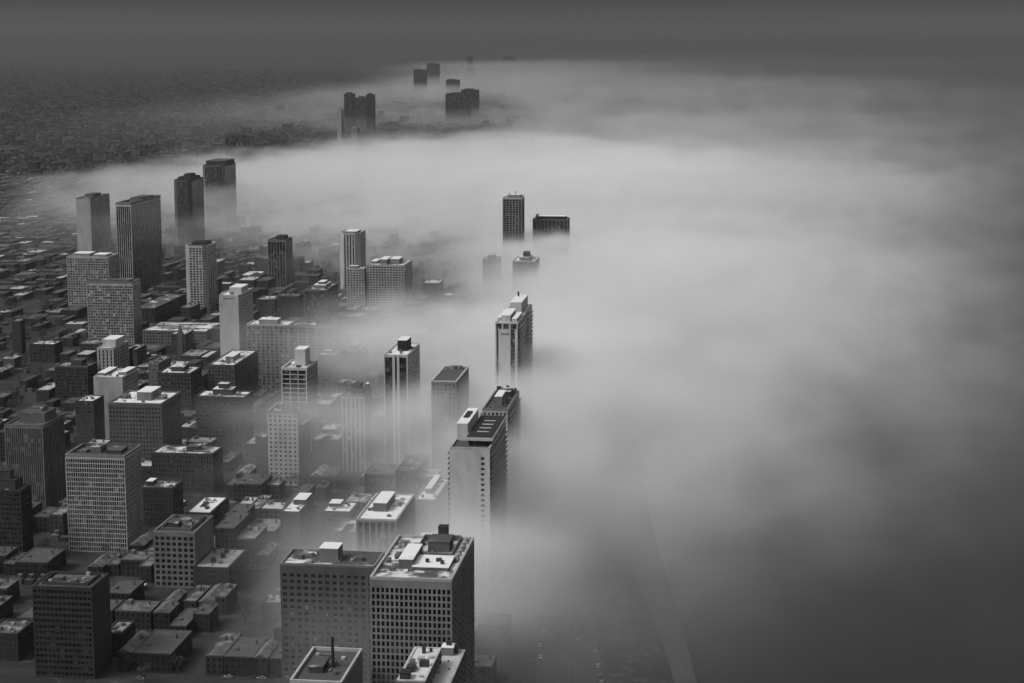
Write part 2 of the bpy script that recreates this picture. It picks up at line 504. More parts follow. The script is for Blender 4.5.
tower('dark_tower', 'nearly black banded tower with a thin mast at its roof corner', 'office tower',
      (33, 91, 108, 589), 47, ('grid', 14, .5, 1.5), ('blank',), .06, .012, .3,
      [('mast', .93, .6, 9), ('unit', .3, .5, 5, 4, 2), ('unit', .6, .4, 3, 4, 1.6), ('rim', .1, .9, .15, .9, 1.8, DG)], 3.1, .8, .06, win=80, roofw=.2)
tower('office_tower', 'grey tower with fine vertical ribs and a broad boxy penthouse', 'office tower',
      (5, 42, 63, 427), 62, ('stripe', 18, .5, 0), ('stripe', 16, .6, 0), .42, .03, .12,
      [('pent', .22, .9, .3, .85, 6.5, MG, SN2), ('pent', .4, .75, .45, .7, 9, LG, SN2)], 3.1, 1.2, .3, roofw=.4)
t_, w_, d_ = tower('dark_tower', 'black stepped block at the frame edge below the ribbed grey tower', 'apartment block',
      (-14, 20, 30, 492), 44, ('grid', 9, .8, 1.6), ('grid', 6, .8, 1.6), .05, .015, .12,
      [('pent', .1, .8, .2, .9, 6, DG, BK), ('pent', .2, .6, .4, .8, 11, DG, BK)], 3.1, 1.0, .06)
tower('apartment_block', 'broad blocky building with a row of square windows under its snowy roof', 'apartment block',
      (109, 161, 180, 405), 50, ('grid', 16, 1.3, 1.7), ('grid', 12, 1.3, 1.7), .22, .02, .75,
      [('pent', .42, .7, .3, .8, 6.5, LG, SN), ('unit', .12, .5, 5, 9, 2.5), ('unit', .85, .5, 4, 9, 2.2, LG)], 3.1, 1.2, .3, win=60, topband=2.4)
tower('blank_block', 'block with a plain pale windowless wall and stepped snowy roofs', 'apartment block',
      (94, 122, 137, 378), 52, ('blank',), ('grid', 10, 1.3, 1.6), .5, .03, .8,
      [('pent', .02, .3, .2, .95, 2.2, LG, SN), ('pent', .7, .98, .3, .95, 2.6, LG, SN)], 3.1, .9)
tower('low_block', 'low block with a white roof stepping up to the plain windowless wall', 'apartment block',
      (76, 93, 103, 402), 40, ('grid', 6, 1.2, 1.5), ('grid', 6, 1.2, 1.5), .12, .03, .92, [], 3, .8)
tower('apartment_tower', 'tower with pale lattice side and white top box, above the plain windowless wall', 'apartment tower',
      (97.5, 113, 128, 349), 46, ('grid', 4, 2.2, .6), ('grid', 8, .7, .8), .52, .02, .6, [('pent', .12, .98, .2, .8, 7, WH, SN)], 3.2, 1, .5)
tower('dark_block', 'squat dark block with a boxy roof hut, west of the pale lattice tower', 'apartment block',
      (55, 87, 97, 368), 32, ('grid', 12, .8, 1.5), ('grid', 6, .8, 1.5), .08, .02, .5, [('pent', .4, .75, .3, .8, 5, DG, SN2)], 3, 1, .12, roofw=.4)
tower('glass_tower', 'glassy tower with a fine pale grid and a flat capped roof', 'apartment tower',
      (87, 132, 137.5, 284), 65, ('grid', 18, .4, .8), ('grid', 10, .4, .8), .52, .07, .4,
      [('pent', .1, .9, .2, .8, 3, MG, SN2), ('mast', .3, .5, 6), ('mast', .4, .5, 6), ('mast', .5, .5, 6)], 3, 2.2, .4, dk=26, topband=2.5)
tower('glass_tower', 'wide terraced glass tower with white roof edges, behind the flat capped glassy tower', 'apartment tower',
      (67, 108, 118, 258), 66, ('grid', 16, .6, .9), ('grid', 9, .6, .9), .5, .06, .9,
      [('pent', .1, .5, .2, .8, 4, LG, SN), ('pent', .6, .9, .2, .8, 3, LG, SN)], 3, 1.6, .5)
tower('slab_tower', 'tall black slab with thin white vertical stripes', 'apartment tower',
      (116, 130.4, 160, 205), 115, ('stripe', 7, .6, 0), ('stripe', 15, .34, 0), .7, .018, .3,
      [('pent', .1, .9, .42, .58, 5, MG, SN2), ('pent', .1, .9, .62, .82, 4.6, MG, SN2), ('rim', .1, .9, .04, .36, 3, LG)], 3, 3, .45, topband=2)
tower('slab_tower', 'pale slab with a plain windowless end wall rising out of drifting mist', 'apartment tower',
      (76, 90, 109, 199), 85, ('blank',), ('grid', 12, .8, 1.2), .5, .05, .4, [('pent', .2, .8, .3, .7, 5, MG, SN2)], 3, 1.4, .36)
tower('dark_tower', 'dark tower with notched corners and a stepped top, waist deep in the inland mist', 'apartment tower',
      (173, 191, 204, 181), 112, ('stripe', 9, .6, 0), ('stripe', 7, .6, 0), .3, .03, .15, [('pent', .15, .9, .15, .85, 5, DG, BK), ('pent', .4, .75, .3, .7, 9, DG, BK)], 3, 1.6, .16, cham=.2)
tower('dark_tower', 'dark ribbed tower with a broad setback crown, deepest in the inland mist', 'apartment tower',
      (202, 224, 236, 166), 112, ('stripe', 10, .7, 0), ('stripe', 7, .7, 0), .36, .03, .15, [('pent', .12, .96, .1, .95, 8, DG, roof(.3, white=.3))], 3, 1.4, .22, cham=.12)
tower('grid_tower', 'slim tower with a white frame of tall bays and cut corners', 'apartment tower',
      (184.5, 206, 217, 247), 82, ('grid', 4, .9, .8), ('grid', 4, .9, .8), .66, .05, .3, [('pent', .2, .85, .25, .8, 4, DG, BK)], 3, 1.6, .5, cham=.2)
tower('apartment_tower', 'white tower with a plain blank end wall, small square vents under its roof', 'apartment tower',
      (219.5, 238, 252, 296), 78, ('blank', 5), ('grid', 12, .5, 1.4), .62, .03, .7, [('pent', .3, .95, .3, .8, 6, WH, SN), ('unit', .5, .2, 3, 3, 2.5, LG)], 3, 1, .62)
tower('apartment_tower', 'dark striped tower with pale corner lines standing clear of the mist', 'apartment tower',
      (268, 285, 292, 241), 65, ('stripe', 6, .6, 0), ('stripe', 5, .6, 0), .46, .025, .2, [('pent', .35, .85, .3, .8, 5, DG, BK)], 3, 1.4, .34)
tower('ribbed_tower', 'pale ribbed tower of white vertical columns with dark glass between', 'apartment tower',
      (339, 359, 366, 234), 75, ('stripe', 4, 1.9, 0), ('stripe', 3, 1.9, 0), .62, .03, .5, [('pent', .2, .8, .2, .8, 2, MG, SN)], 3, 1.4, .62, cham=.22)
tower('apartment_block', 'lower wing with a pale roof, joined to the broad many windowed block by the park', 'apartment block',
      (347, 364, 366, 269), 54, ('grid', 6, 1.2, 1.2), ('grid', 5, 1.2, 1.2), .5, .04, .8, [('pent', .1, .6, .3, .8, 3, LG, SN)], 3, 1)
tower('apartment_block', 'broad many windowed block by the park with snowy roof huts', 'apartment block',
      (366.5, 404, 412, 266), 58, ('grid', 13, 1.1, 1.2), ('grid', 7, 1.1, 1.2), .5, .03, .6,
      [('pent', .3, .5, .2, .8, 6, LG, SN), ('pent', .55, .8, .3, .8, 6, LG, SN), ('pent', .05, .2, .3, .8, 3, LG, SN)], 3, 1.2)
tower('apartment_block', 'grey block with a stepped roof hut, south of the park', 'apartment block',
      (305, 326, 337.5, 291), 40, ('stripe', 10, .7, 0), ('stripe', 9, .7, 0), .18, .03, .5, [('pent', .25, .8, .3, .8, 4, LG, SN), ('pent', .4, .7, .4, .7, 7, MG, SN)], 3, 1.4, .3)
tower('dark_block', 'narrow dark block with a pale western edge, beside the stepped hut block', 'apartment block',
      (277.5, 298, 303, 297), 38, ('grid', 7, .8, 1.5), ('grid', 6, .8, 1.5), .1, .02, .3, [('unit', .1, .1, 3, 3, 3, LG)], 3, 1, .12)
tower('apartment_block', 'long grey block with a snow rimmed roof behind the tall white box tower', 'apartment block',
      (247, 288, None, 326), 62, ('grid', 9, 1.6, 1), ('grid', 5, 1.6, 1), .46, .05, .85, [('pent', .25, .7, .25, .8, 4.5, LG, SN)], 3, 1.2, .5, dk=24)
tower('apartment_block', 'grey grid fronted block with a white corner strip, wisps of mist on its roof', 'apartment block',
      (289, 334, 345, 327), 62, ('grid', 5, 1.6, .8), ('grid', 5, 1.6, .8), .46, .04, .4, [('pent', .55, .8, .3, .8, 5, DG, SN2), ('unit', .3, .6, 3, 3, 3, LG)], 3, 1.2, .45, dk=30)
tower('grid_tower', 'slim black tower in a white frame with a tall bright box on top', 'apartment tower',
      (282, 306, 316.5, 369), 72, ('grid', 3, .5, .5), ('grid', 5, .5, .6), .66, .025, .6, [('pent', .4, .84, .3, .75, 13, wall(.75), SN), ('unit', .6, .12, 2, 2, 2, DARKM)], 3.5, 1, .66, depth=.6)

# the stepped tower: three shafts of one old masonry building
t, w, d = tower('stepped_tower', 'old stepped masonry tower with small punched windows, in front of the white framed black tower', 'apartment tower',
      (268, 297, 306, 414), 53, ('grid', 6, 1.9, 1.7), ('grid', 7, 1.7, 1.7), .52, .02, .2,
      [('rim', .3, .75, .3, .7, 2.6, LG), ('unit', .2, .7, 3, 3, 3, MG), ('unit', .85, .4, 2, 3, 1.6, MG)], 3.3, 1.6, .34, win=60)
for a, b_, hh in ((.98, 1.16, 44), (-.12, .02, 40)):
    x0, x1 = -w / 2 + a * w, -w / 2 + b_ * w
    s = MB().box(x0 + .5, x1, -d * .32, d * .45, 0, hh); s.build('setback_wing', wall(.34), t)
    MB().box(x0 + .5, x1, -d * .32, d * .45, hh + .002, hh + .4).build('wing_roof', SN5, t)

tower('gothic_tower', 'narrow old tower with tall pale ribs and a ragged crown, sunk in mist', 'apartment tower',
      (342, 364, 371, 397), 57, ('stripe', 5, 1.5, 0), ('stripe', 5, 1.4, 0), .5, .05, .4,
      [('pent', .1, .4, .2, .8, 4, MG, SN2), ('pent', .6, .9, .1, .5, 4, MG, SN2), ('pent', .35, .7, .3, .8, 7, MG, SN2), ('pent', .82, .96, .75, .95, 6, LG, SN)], 3, 2, .34)
# --- along the lake
t, w, d = tower('apartment_tower', 'black tower with two white vertical fins and a black box on top, in mist', 'apartment tower',
      (384.5, 407, 419, 356), 90, ('stripe', 1, .7, 0), ('grid', 6, .9, .9), .6, .012, .8, [('pent', .35, .78, .4, .75, 8, BK, SN), ('unit', .15, .2, 2, 2, 1.5, LG)], 3, .9, .6)
for a in (.36, .56): MB().box(-w / 2 + a * w, -w / 2 + (a + .11) * w, -d / 2 - 1.4, -d / 2 + .02, 0, 90.6).build('fin', WH, t)
tower('apartment_tower', 'slim misty tower with a flat black roof edged in white', 'apartment tower',
      (432, 456, 468, 382), 86, ('grid', 6, 1.4, 1), ('grid', 9, 1.4, 1), .42, .06, .02,
      [('tank', .45, .85, 2.4, 2.6), ('tank', .68, .88, 2.4, 2.4), ('unit', .2, .7, 2, 2, 2, LG)], 3, .7, .62, auto=False)
t, w, d = tower('apartment_tower', 'bright tower with a blank white face between dark strips and stacked balconies on its side', 'apartment tower',
      (495.8, 517, 531.5, 324), 110, ('blank',), ('balcony', 5, .8, 1.0, (.06, .44)), .7, .02, .9,
      [('pent', .2, .62, .08, .45, 5, WH, SN), ('pent', .3, .85, .5, .95, 9, WH, SN), ('pent', .02, .16, .1, .5, 3, WH, SN), ('pent', .72, .95, .05, .4, 3, WH, SN), ('stack', .45, .85, .9, 13)], 3, 1, .6, auto=False)
for r in range(12, 36):
    if r == 12: b0 = ob = MB().box(w / 2 + .6, w / 2 + 2.3, d * .06, d * .44, 0, .22).box(w / 2 + 2.15, w / 2 + 2.28, d * .06, d * .44, .221, 1.15).build('balcony', wall(.7), t)
    else: ob = b0.copy(); COL.objects.link(ob); ob.parent = t
    ob.location = (0, 0, r * 3.02)
for a, b_ in ((.035, .125), (.7, .9)): MB().box(-w / 2 + a * w, -w / 2 + b_ * w, -d / 2 - .5, -d / 2 - .3, 0, 106).build('window_strip', glass(.03), t)
for a, b_ in ((.035, .125), (.7, .9)):
    for r in range(1, 35):
        if r == 1: s0_ = s1_ = MB().box(-w / 2 + a * w - .05, -w / 2 + b_ * w + .05, -d / 2 - .56, -d / 2 - .28, 0, .35).build('spandrel', LG, t)
        else: s1_ = s0_.copy(); COL.objects.link(s1_); s1_.parent = t
        s1_.location = (0, 0, r * 3.05)
for a, b_ in ((.02, .28), (.36, .62), (.7, .98)): MB().box(-w / 2 + a * w, -w / 2 + b_ * w, -d / 2 - .62, -d / 2 - .3, 106.3, 110).build('top_glazing', glass(.03), t)
for k in range(4): MB().box(-w / 2 + (.26 + .1 * k) * w, -w / 2 + (.31 + .1 * k) * w, -d / 2 - .5, -d / 2 - .3, 101.5, 103.2).build('vent_opening', glass(.03), t)
t, w, d = tower('slab_tower', 'big pale slab with blank end wall and raised black roof deck with white lines', 'apartment tower',
      (450.5, 489, 505, 450), 88, ('blank',), ('balcony', 12, 1.0, 1.0), .6, .02, .15,
      [('pent', .02, .3, .3, .92, 10, wall(.7), SN)], 3, 1.2, .5, auto=False)
dk = MB().box(-w / 2 + .34 * w, w / 2 + 1.2, -d / 2 + .1 * d, d / 2 - .04 * d, 91.5, 93.2); dkp = dk.build('roof_deck', WH, t)
MB().box(-w / 2 + .36 * w, w / 2 + .7, -d / 2 + .115 * d, d / 2 - .055 * d, 93.203, 93.5).build('deck_surface', wall(.03), dkp)
un = MB().box(-w / 2 + .4 * w, w / 2 - .3, -d / 2 + .14 * d, d / 2 - .08 * d, 88.1, 91.5); un.build('penthouse', glass(.03), t)
for k in range(4): MB().box(-w / 2 + .55 * w, -w / 2 + .86 * w, -d / 2 + (.3 + .14 * k) * d, -d / 2 + (.32 + .14 * k) * d, 93.503, 93.8).build('skylight', WH, dkp)
MB().box(-w / 2 + .08 * w, -w / 2 + .22 * w, -d / 2 + .52 * d, -d / 2 + .76 * d, 98.31, 98.9).build('roof_well', BK, t)
for r in range(1, 28): MB().box(w / 2 - 4.6, w / 2 - 2.6, -d / 2 - .52, -d / 2 - .4, r * 3.05, r * 3.05 + 1.4).build('window', glass(.02), t)
tower('apartment_tower', 'grey tower with a dark roof and white hut, rising just behind the big pale slab', 'apartment tower',
      (483, 507, 518.5, 411), 82, ('grid', 6, 1, 1.1), ('balcony', 9, .9, 1.0), .5, .03, .15,
      [('pent', .35, .65, .25, .6, 6, LG, SN), ('pent', .3, .8, .7, .92, 4, DG, SN5), ('unit', .2, .9, 3, 3, 5, DARKM), ('unit', .9, .9, 2, 3, 4, MG), ('unit', .55, .95, 2, 2, 5, DARKM)], 3, 1.2, .4)
tower('apartment_tower', 'lone black tower with a fine pale grid rising from the fog bank', 'apartment tower',
      (503, 521.5, 526, 199), 118, ('grid', 6, .9, .7), ('stripe', 6, .6, 0), .45, .015, .8, [('pent', .2, .9, .3, .85, 4.5, LG, SN), ('unit', .3, .5, 2, 2, 6, LG), ('unit', .6, .6, 1, 1, 8, DARKM), ('unit', .97, .8, 1.5, 1.5, 3, DARKM)], 3, 1.6, .5, dk=30)
tower('hotel_block', 'wide dark block with a sunken crown beside the lone tower in the fog', 'apartment block',
      (533, 567.5, 570.5, 220), 88, ('stripe', 9, 1.2, 0), ('stripe', 5, 1, 0), .28, .015, .5, [('pent', .12, .94, .2, .8, 4, BK, SN), ('unit', .1, .5, 4, 3, 6, DARKM)], 3, 1, .2, topband=1, dk=28)
tower('apartment_block', 'snow rimmed rooftop with a slanted dark hut barely above the fog', 'apartment block',
      (513, 535, 539, 262), 70, ('grid', 8, 1, 1.2), ('grid', 8, 1, 1.2), .3, .03, .9, [('pent', .25, .75, .2, .8, 4, MG, SN5), ('pent', .4, .66, .3, .7, 9, DG, SN2)], 3, 1.2, .5)
tower('apartment_block', 'faint rooftop nearly lost in the fog, west of the slanted dark hut', 'apartment block',
      (483, 498, 501, 260), 56, ('grid', 6, 1, 1.2), ('grid', 6, 1, 1.2), .3, .03, .6, [('pent', .3, .7, .2, .8, 5, MG, SN5)], 3, 1.2, .4)

# --- middle blocks among the towers
mids = [
    ('low_block', 'windowed block with a rough snowy roof, south of the white blank walled tower', (208, 234, 257, 366), 42, .18, .6, [('pent', .4, .7, .3, .6, 4, LG, SN)]),
    ('low_block', 'dark stepped block with a ragged snowy roof, south of the rough snowy roof', (196, 244, 252, 398), 40, .1, .6, [('pent', .3, .7, .3, .8, 5, DG, SN5), ('pent', .4, .6, .4, .7, 9, DG, SN5)]),
    ('low_block', 'broad low dark block with a patchy white roof, east of the curtain wall tower', (152, 212, 222, 455), 28, .1, .5, [('pent', .5, .7, .4, .8, 3, DG, SN2)]),
    ('low_block', 'dark block with one white roof corner, between curtain wall tower and patchy white roof', (140, 172, 182, 489), 26, .1, .45, [('pent', .1, .3, .3, .7, 3, DG, SN)]),
    ('low_block', 'small block with a bright white roof, just west of the old stepped tower', (256, 266, 270, 438), 24, .16, .95, []),
    ('low_block', 'narrow block with a pale west wall, north of the broad blocky building', (149, 158, 170, 364), 40, .34, .5, [('unit', .5, .5, 3, 3, 2)]),
    ('low_block', 'dark rounded block with roof huts, beside the narrow pale walled block', (158, 190, 201, 374), 40, .12, .6, [('pent', .3, .7, .3, .8, 4, DG, SN5)]),
    ('low_block', 'low white roofed building with dark roof lights, south of the patchy white roof', (186, 210, 228, 514), 16, .1, .93, [('unit', .4, .5, 2.5, 9, 1.6, DARKM), ('unit', .65, .3, 2, 4, 1.4, DARKM)]),
    ('low_block', 'low building with a broad snowy roof and small stacks, east of the tank topped block', (194, 228, 246, 569), 14, .08, .8, [('unit', .4, .3, 2.5, 2.5, 3, DARKM), ('unit', .55, .55, 2.5, 2.5, 3, DARKM), ('unit', .5, .8, 2, 2, 2, DARKM)]),
    ('low_block', 'low block with a two level snowy roof, south of the old stepped tower', (281, 299, 313, 513), 22, .14, .9, [('pent', .3, .98, .5, .95, 3.5, DG, SN)]),
    ('parking_garage', 'low wide garage with pale stripes across its snowy roof deck', (143, 206, 222, 332), 18, .3, .6, [('unit', .3, .5, 30, 2, 1.4, LG), ('unit', .6, .7, 30, 2, 1.4, LG), ('unit', .5, .3, 30, 2, 1.4, LG)]),
    ('low_block', 'long low dark building with a grey roof, beside the white striped black slab', (133, 154, 186, 309), 20, .08, .35, []),
    ('low_block', 'low dark walled building with a bright white roof, west of the dark striped tower', (240, 257, 266, 276), 16, .1, .97, []),
    ('low_block', 'low hall under a very bright roof, just east of the dark striped tower', (292, 309, 313, 263), 12, .2, .99, []),
    ('low_block', 'small roof with pale edges at the frame edge, north of the ribbed grey tower', (12, 20, 24, 322), 34, .1, .6, []),
    ('low_block', 'low block with a curved white roof edge, beside the broad misty block', (262, 280, 286, 604), 14, .12, .5, []),
    ('low_block', 'low dark building with a dull grey roof at the bottom corner of the frame', (-14, 17, 33, 635), 14, .06, .3, []),
    ('low_block', 'low building with a dull snowy roof just east of the black banded tower', (104, 121, 134, 635), 12, .05, .7, [('unit', .3, .3, 2, 2, 1.6), ('unit', .6, .7, 2, 2, 1.6)]),
    ('low_block', 'dark misty block behind the ragged crowned old tower', (341, 360, 368, 352), 44, .2, .4, [('pent', .3, .7, .3, .8, 4, MG, SN5)]),
    ('low_block', 'misty block with a pale roof edge, north of the ragged crowned old tower', (318, 336, 344, 356), 38, .2, .6, [('pent', .2, .6, .3, .8, 3, MG, SN)]),
    ('low_block', 'blurred pale building at the foot of the slim tower with a black roof', (437, 452, 460, 470), 22, .36, .6, []),
    ('low_block', 'ghostly pale rooftop just behind the dense window grid block', (404, 440, 452, 558), 40, .36, .4, [('pent', .2, .7, .3, .8, 4, LG, SN)]),
    ('low_block', 'dark mid height block behind the blank walled white tower', (256, 274, 281, 300), 26, .12, .5, []),
    ('low_block', 'mid height dark block with snow patches, west of the terraced glass tower', (30, 54, 62, 345), 18, .08, .6, []),
]
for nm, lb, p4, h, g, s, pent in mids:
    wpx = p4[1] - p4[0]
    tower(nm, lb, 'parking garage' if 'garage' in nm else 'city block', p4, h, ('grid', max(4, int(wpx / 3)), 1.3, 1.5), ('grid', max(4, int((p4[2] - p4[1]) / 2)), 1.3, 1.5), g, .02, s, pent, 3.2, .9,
          roofw=.3 if p4[3] > 560 else .72)  # snow greyer low in the frame: vignette put into the roof colour

# chimney tower of a church in the mist
x, y = at(180, 356, 0); x, y = at(180, 328, 34)
t = thing('church_tower', 'slender church tower with a pointed top standing over the garage roof', 'church tower', (x, y, 0))
MB().box(-2.6, 2.6, -2.6, 2.6, 0, 28).build('shaft', wall(.2), t)
MB().prism(rect(5.6, 5.6), 28.01, 29).build('cornice', wall(.3), t)
MB().prism(rect(4.6, 4.6), 29.01, 37, rect(.3, .3)).build('spire', wall(.16), t)
FOOT.append((x - 4, x + 4, y - 4, y + 4))

# --- far towers above the fog
far = [
    ('slab_tower', 'far dark tower, western twin of the pair above the thin mist', (344, 353, 355, 94), 140, .1),
    ('slab_tower', 'far pale block between two dark towers above the thin mist', (355.5, 367, None, 98), 120, .22),
    ('slab_tower', 'far dark tower, eastern twin of the pair above the thin mist', (366, 373, 376, 95), 138, .08),
    ('slab_tower', 'far thin white tower in the inland mist', (337, 341, 342, 110), 110, .6),
    ('slab_tower', 'small far pale block at the foot of the dark twin towers', (351.5, 357, 358.5, 128), 60, .5),
    ('slab_tower', 'far wide dark slab with pale edges rising from the fog', (445.5, 469.5, 471.5, 94), 118, .1),
    ('slab_tower', 'far dark block with a stepped top behind the pale edged slab', (461, 478, 481, 90), 122, .1),
    ('slab_tower', 'far dark tower, lower one of the joined pair near the skyline', (413.5, 426, 427, 70), 165, .08),
    ('slab_tower', 'far dark tower, taller one of the joined pair near the skyline', (426.5, 439, 441, 64), 175, .07),
    ('slab_tower', 'far low dark rooftop just clearing the fog east of the joined pair', (446, 459, 460, 80), 104, .12),
    ('slab_tower', 'tiny dark tower on the fog horizon', (467, 472.5, 473.5, 57), 205, .1),
    ('slab_tower', 'tiny flat dark block on the fog horizon', (503, 515, 516, 57), 190, .1),
    ('slab_tower', 'dark flat rooftop at the far edge of the inland fog tongue', (225, 250, 251.5, 138), 100, .1),
]
for nm, lb, p4, h, g in far:
    t, w, d = tower(nm, lb, 'far tower', p4, h, ('stripe', 7, 1.5, 0), ('stripe', 4, 1.5, 0), g, .03, .1, [('pent', .2, .7, .2, .8, 6, wall(g), BK)], 3, 1.5, g, dk=40, auto=False)

# ------------------------------------------------------------------ low buildings of the street blocks


def free(x0, x1, y0, y1, m=3):
    for a, b_, c, e in FOOT:
        if x0 < b_ + m and x1 > a - m and y0 < e + m and y1 > c - m: return False
    return True


PARK = [at(u, v) for u, v in ((292, 262), (470, 248), (480, 292), (345, 300))]
GREEN = [at(u, v) for u, v in ((-30, 300), (58, 300), (60, 390), (-30, 400))]


def inpoly(x, y, P):
    r = False
    for (xa, ya), (xb, yb) in zip(P, P[1:] + P[:1]):
        if (ya > y) != (yb > y) and x < (xb - xa) * (y - ya) / (yb - ya) + xa: r = not r
    return r


cells = []
rr = random.Random(3)
for xi, xs in enumerate(NSX[:-1]):
    for ys_ in EWY:
        # two rows of lots per block, an alley between
        for row in (0, 1):
            y0 = ys_ + 6.5 + row * 45
            x = xs + 7.5
            while x < xs + 108:
                w = rr.choice([7, 7, 9, 9, 12, 15, 20]); d = rr.choice([18, 24, 30, 36])
                if x + w > xs + 109:
                    w = math.floor(xs + 109 - x)
                    if w < 6: break
                fl = rr.choice([2, 3, 3, 3, 4]) if w < 12 else rr.choice([2, 3, 4, 5, 7])
                if ys_ < 1000: fl = min(fl, 3)
                uu, vv = px(x, y0, 8)
                if uu < 120 and vv < 440: fl = min(fl, rr.choice([2, 2, 3]))
                hgt = fl * 3.2 + .6
                yy = y0 if row == 0 else y0 + 38 - d
                u, v = px(x + w / 2, yy, hgt)
                if -25 < u < 520 and v < 700 and x + w < shore_x(yy) - 95 and free(x, x + w, yy, yy + d) and rr.random() < .94:
                    if not inpoly(x, yy, PARK) and not (uu < 70 and 290 < vv < 410 and rr.random() < .5):
                        cells.append((w * d / (x * x + yy * yy), x, yy, w, d, fl, u, v))
                x += w + rr.choice([.3, .6, .8, 1.5, 4])
cells.sort(reverse=True)


def proto(kind, w, d, fl, sep):
    """one low building at its real size; its windows are parts of their own where they are large enough to see"""
    t = thing('row_house' if kind == 'gable' else 'low_building', 'x', 'row house' if kind == 'gable' else 'low building', (0, 0, 0))
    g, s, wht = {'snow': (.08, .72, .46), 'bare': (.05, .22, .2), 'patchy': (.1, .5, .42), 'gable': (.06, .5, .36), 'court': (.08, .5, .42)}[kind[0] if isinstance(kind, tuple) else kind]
    if isinstance(kind, tuple): kind = kind[0]; g *= .5; wht *= .45; s *= .85  # corner vignette put into the colour: darker walls, greyer roof snow
    W = wall(g); h = fl * 3.2 + .6
    if kind == 'court':
        c = min(.16 * w, 3)
        P_ = [(-w / 2, -d / 2), (-c, -d / 2), (-c, d * .1), (c, d * .1), (c, -d / 2), (w / 2, -d / 2), (w / 2, d / 2), (-w / 2, d / 2)]
    else: P_ = rect(w, d)
    mb = MB().prism(P_, 0, h); nb = len(mb.f)
    wp = []
    nx = max(2, int(w / 2.6)); ny = max(3, int(d / 3.4))
    for r in range(fl):
        z = 1.1 + r * 3.2
        for k in range(nx):
            xx = -w / 2 + (k + .5) * w / nx
            if kind == 'court' and abs(xx) < c + .6: continue
            wp.append((xx - .55, xx + .55, -d / 2 - .05, -d / 2 + .02, z, z + 1.6))
        for k in range(ny):
            yy = -d / 2 + (k + .5) * d / ny; wp.append((w / 2 - .02, w / 2 + .05, yy - .5, yy + .5, z, z + 1.6))
    if sep:
        mb.build('wall', W, t); base = {}
        for q in wp:
            key = q[1] - q[0] > .5
            if key not in base:
                o_ = base[key] = MB().box(-(q[1] - q[0]) / 2, (q[1] - q[0]) / 2, -(q[3] - q[2]) / 2, (q[3] - q[2]) / 2, 0, 1.6).build('window', glass(.02), t)
            else: o_ = base[key].copy(); COL.objects.link(o_); o_.parent = t
            o_.location = ((q[0] + q[1]) / 2, (q[2] + q[3]) / 2, q[4])
    else:
        for q in wp: mb.box(*q)
        o_ = mb.build('wall', W, t); o_.data.materials.append(glass(.02))
        for p in o_.data.polygons[nb:]: p.material_index = 1
    if kind == 'gable':
        m = MB(); a_, b_ = w / 2 + .25, d / 2 + .25; pk = h + w * .27
        m.v = [(-a_, -b_, h + .01), (a_, -b_, h + .01), (a_, b_, h + .01), (-a_, b_, h + .01), (0, -b_, pk), (0, b_, pk)]
        m.f = [(0, 1, 4), (1, 2, 5, 4), (2, 3, 5), (3, 0, 4, 5), (3, 2, 1, 0)]
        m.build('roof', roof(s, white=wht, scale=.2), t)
    else:
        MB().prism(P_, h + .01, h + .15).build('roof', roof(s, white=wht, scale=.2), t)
        pb = MB(); n = len(P_)
        for i in range(n):
            p, q = P_[i], P_[(i + 1) % n]; L = math.hypot(q[0] - p[0], q[1] - p[1]); td = ((q[0] - p[0]) / L, (q[1] - p[1]) / L)
            pb.obox(p, td, .0, L, -.3, .04 + .02 * (i % 2), h - .1, h + .6 + .02 * (i % 2))
        pb.build('parapet', wall(.25), t)
    MB().box(w * .26, w * .26 + .9, d * .15, d * .15 + .9, h - .2, h + 2.6).build('chimney', wall(.16), t)
    if kind in ('snow', 'patchy'): MB().box(-w * .36, -w * .36 + 2.6, d * .14, d * .14 + 4, h + .05, h + 2.3).build('stair_hut', wall(.3), t)
    if kind == 'bare': MB().box(-w * .3, -w * .3 + 1.8, -d * .2, -d * .2 + 2.4, h + .05, h + 1.4).build('air_handler', UNIT, t)
    return t


KL = {'snow': 'low flat building white with snow', 'bare': 'low flat building with a bare dark roof', 'patchy': 'low building with patchy snow and stair hut',
      'gable': 'row house with a pitched snowy roof', 'court': 'low U-shaped building round a narrow court'}
protos = {}; used = set()
NLOW = 300
for i, (_, x, y, w, d, fl, u, v) in enumerate(cells[:NLOW]):
    k = rr.choices(['snow', 'bare', 'patchy', 'court'], [3, 5, 4, 1.2 if w > 11 else 0])[0]
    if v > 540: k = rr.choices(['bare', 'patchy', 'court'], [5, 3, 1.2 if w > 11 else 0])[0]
    if w < 10 and rr.random() < .35: k = 'gable'
    zone = 'in the dark blocks at the frame bottom' if v > 540 else 'between the pale towers' if v > 400 else 'in the streets towards the park'
    lab = KL[k] + (' ' if k != 'court' else ' ') + zone
    grp = KL[k].replace('building', 'buildings').replace('row house', 'row houses') + ' ' + zone
    loc = (x + w / 2, y + d / 2, 0); key = ((k, 'sooty') if v > 530 and u < 300 else k, w, d, fl, i < 70)  # lower corner gets the copies darkened for the vignette
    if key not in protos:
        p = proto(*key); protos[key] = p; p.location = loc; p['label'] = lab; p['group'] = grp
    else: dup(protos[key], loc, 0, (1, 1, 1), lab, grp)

# the rest of the street blocks, and the flat city that runs to the horizon: nobody could count it
bb = MB(); mi = []


def hut(x, y, w, d, h, q):
    bb.box(x, x + w, y, y + d, 0, h)
    mi.extend([q // 10, q // 10, q // 10, q // 10, 2 + q % 10, 0])
    if rr.random() < .35: bb.box(x + w * .3, x + w * .3 + 2.5, y + d * .5, y + d * .5 + 3, h, h + 2.2); mi.extend([q // 10] * 4 + [3, 0])


def pick(): return rr.choices([0, 10], [8, 1.6])[0] + rr.choices([0, 1, 2], [7, 2.4, .9])[0]


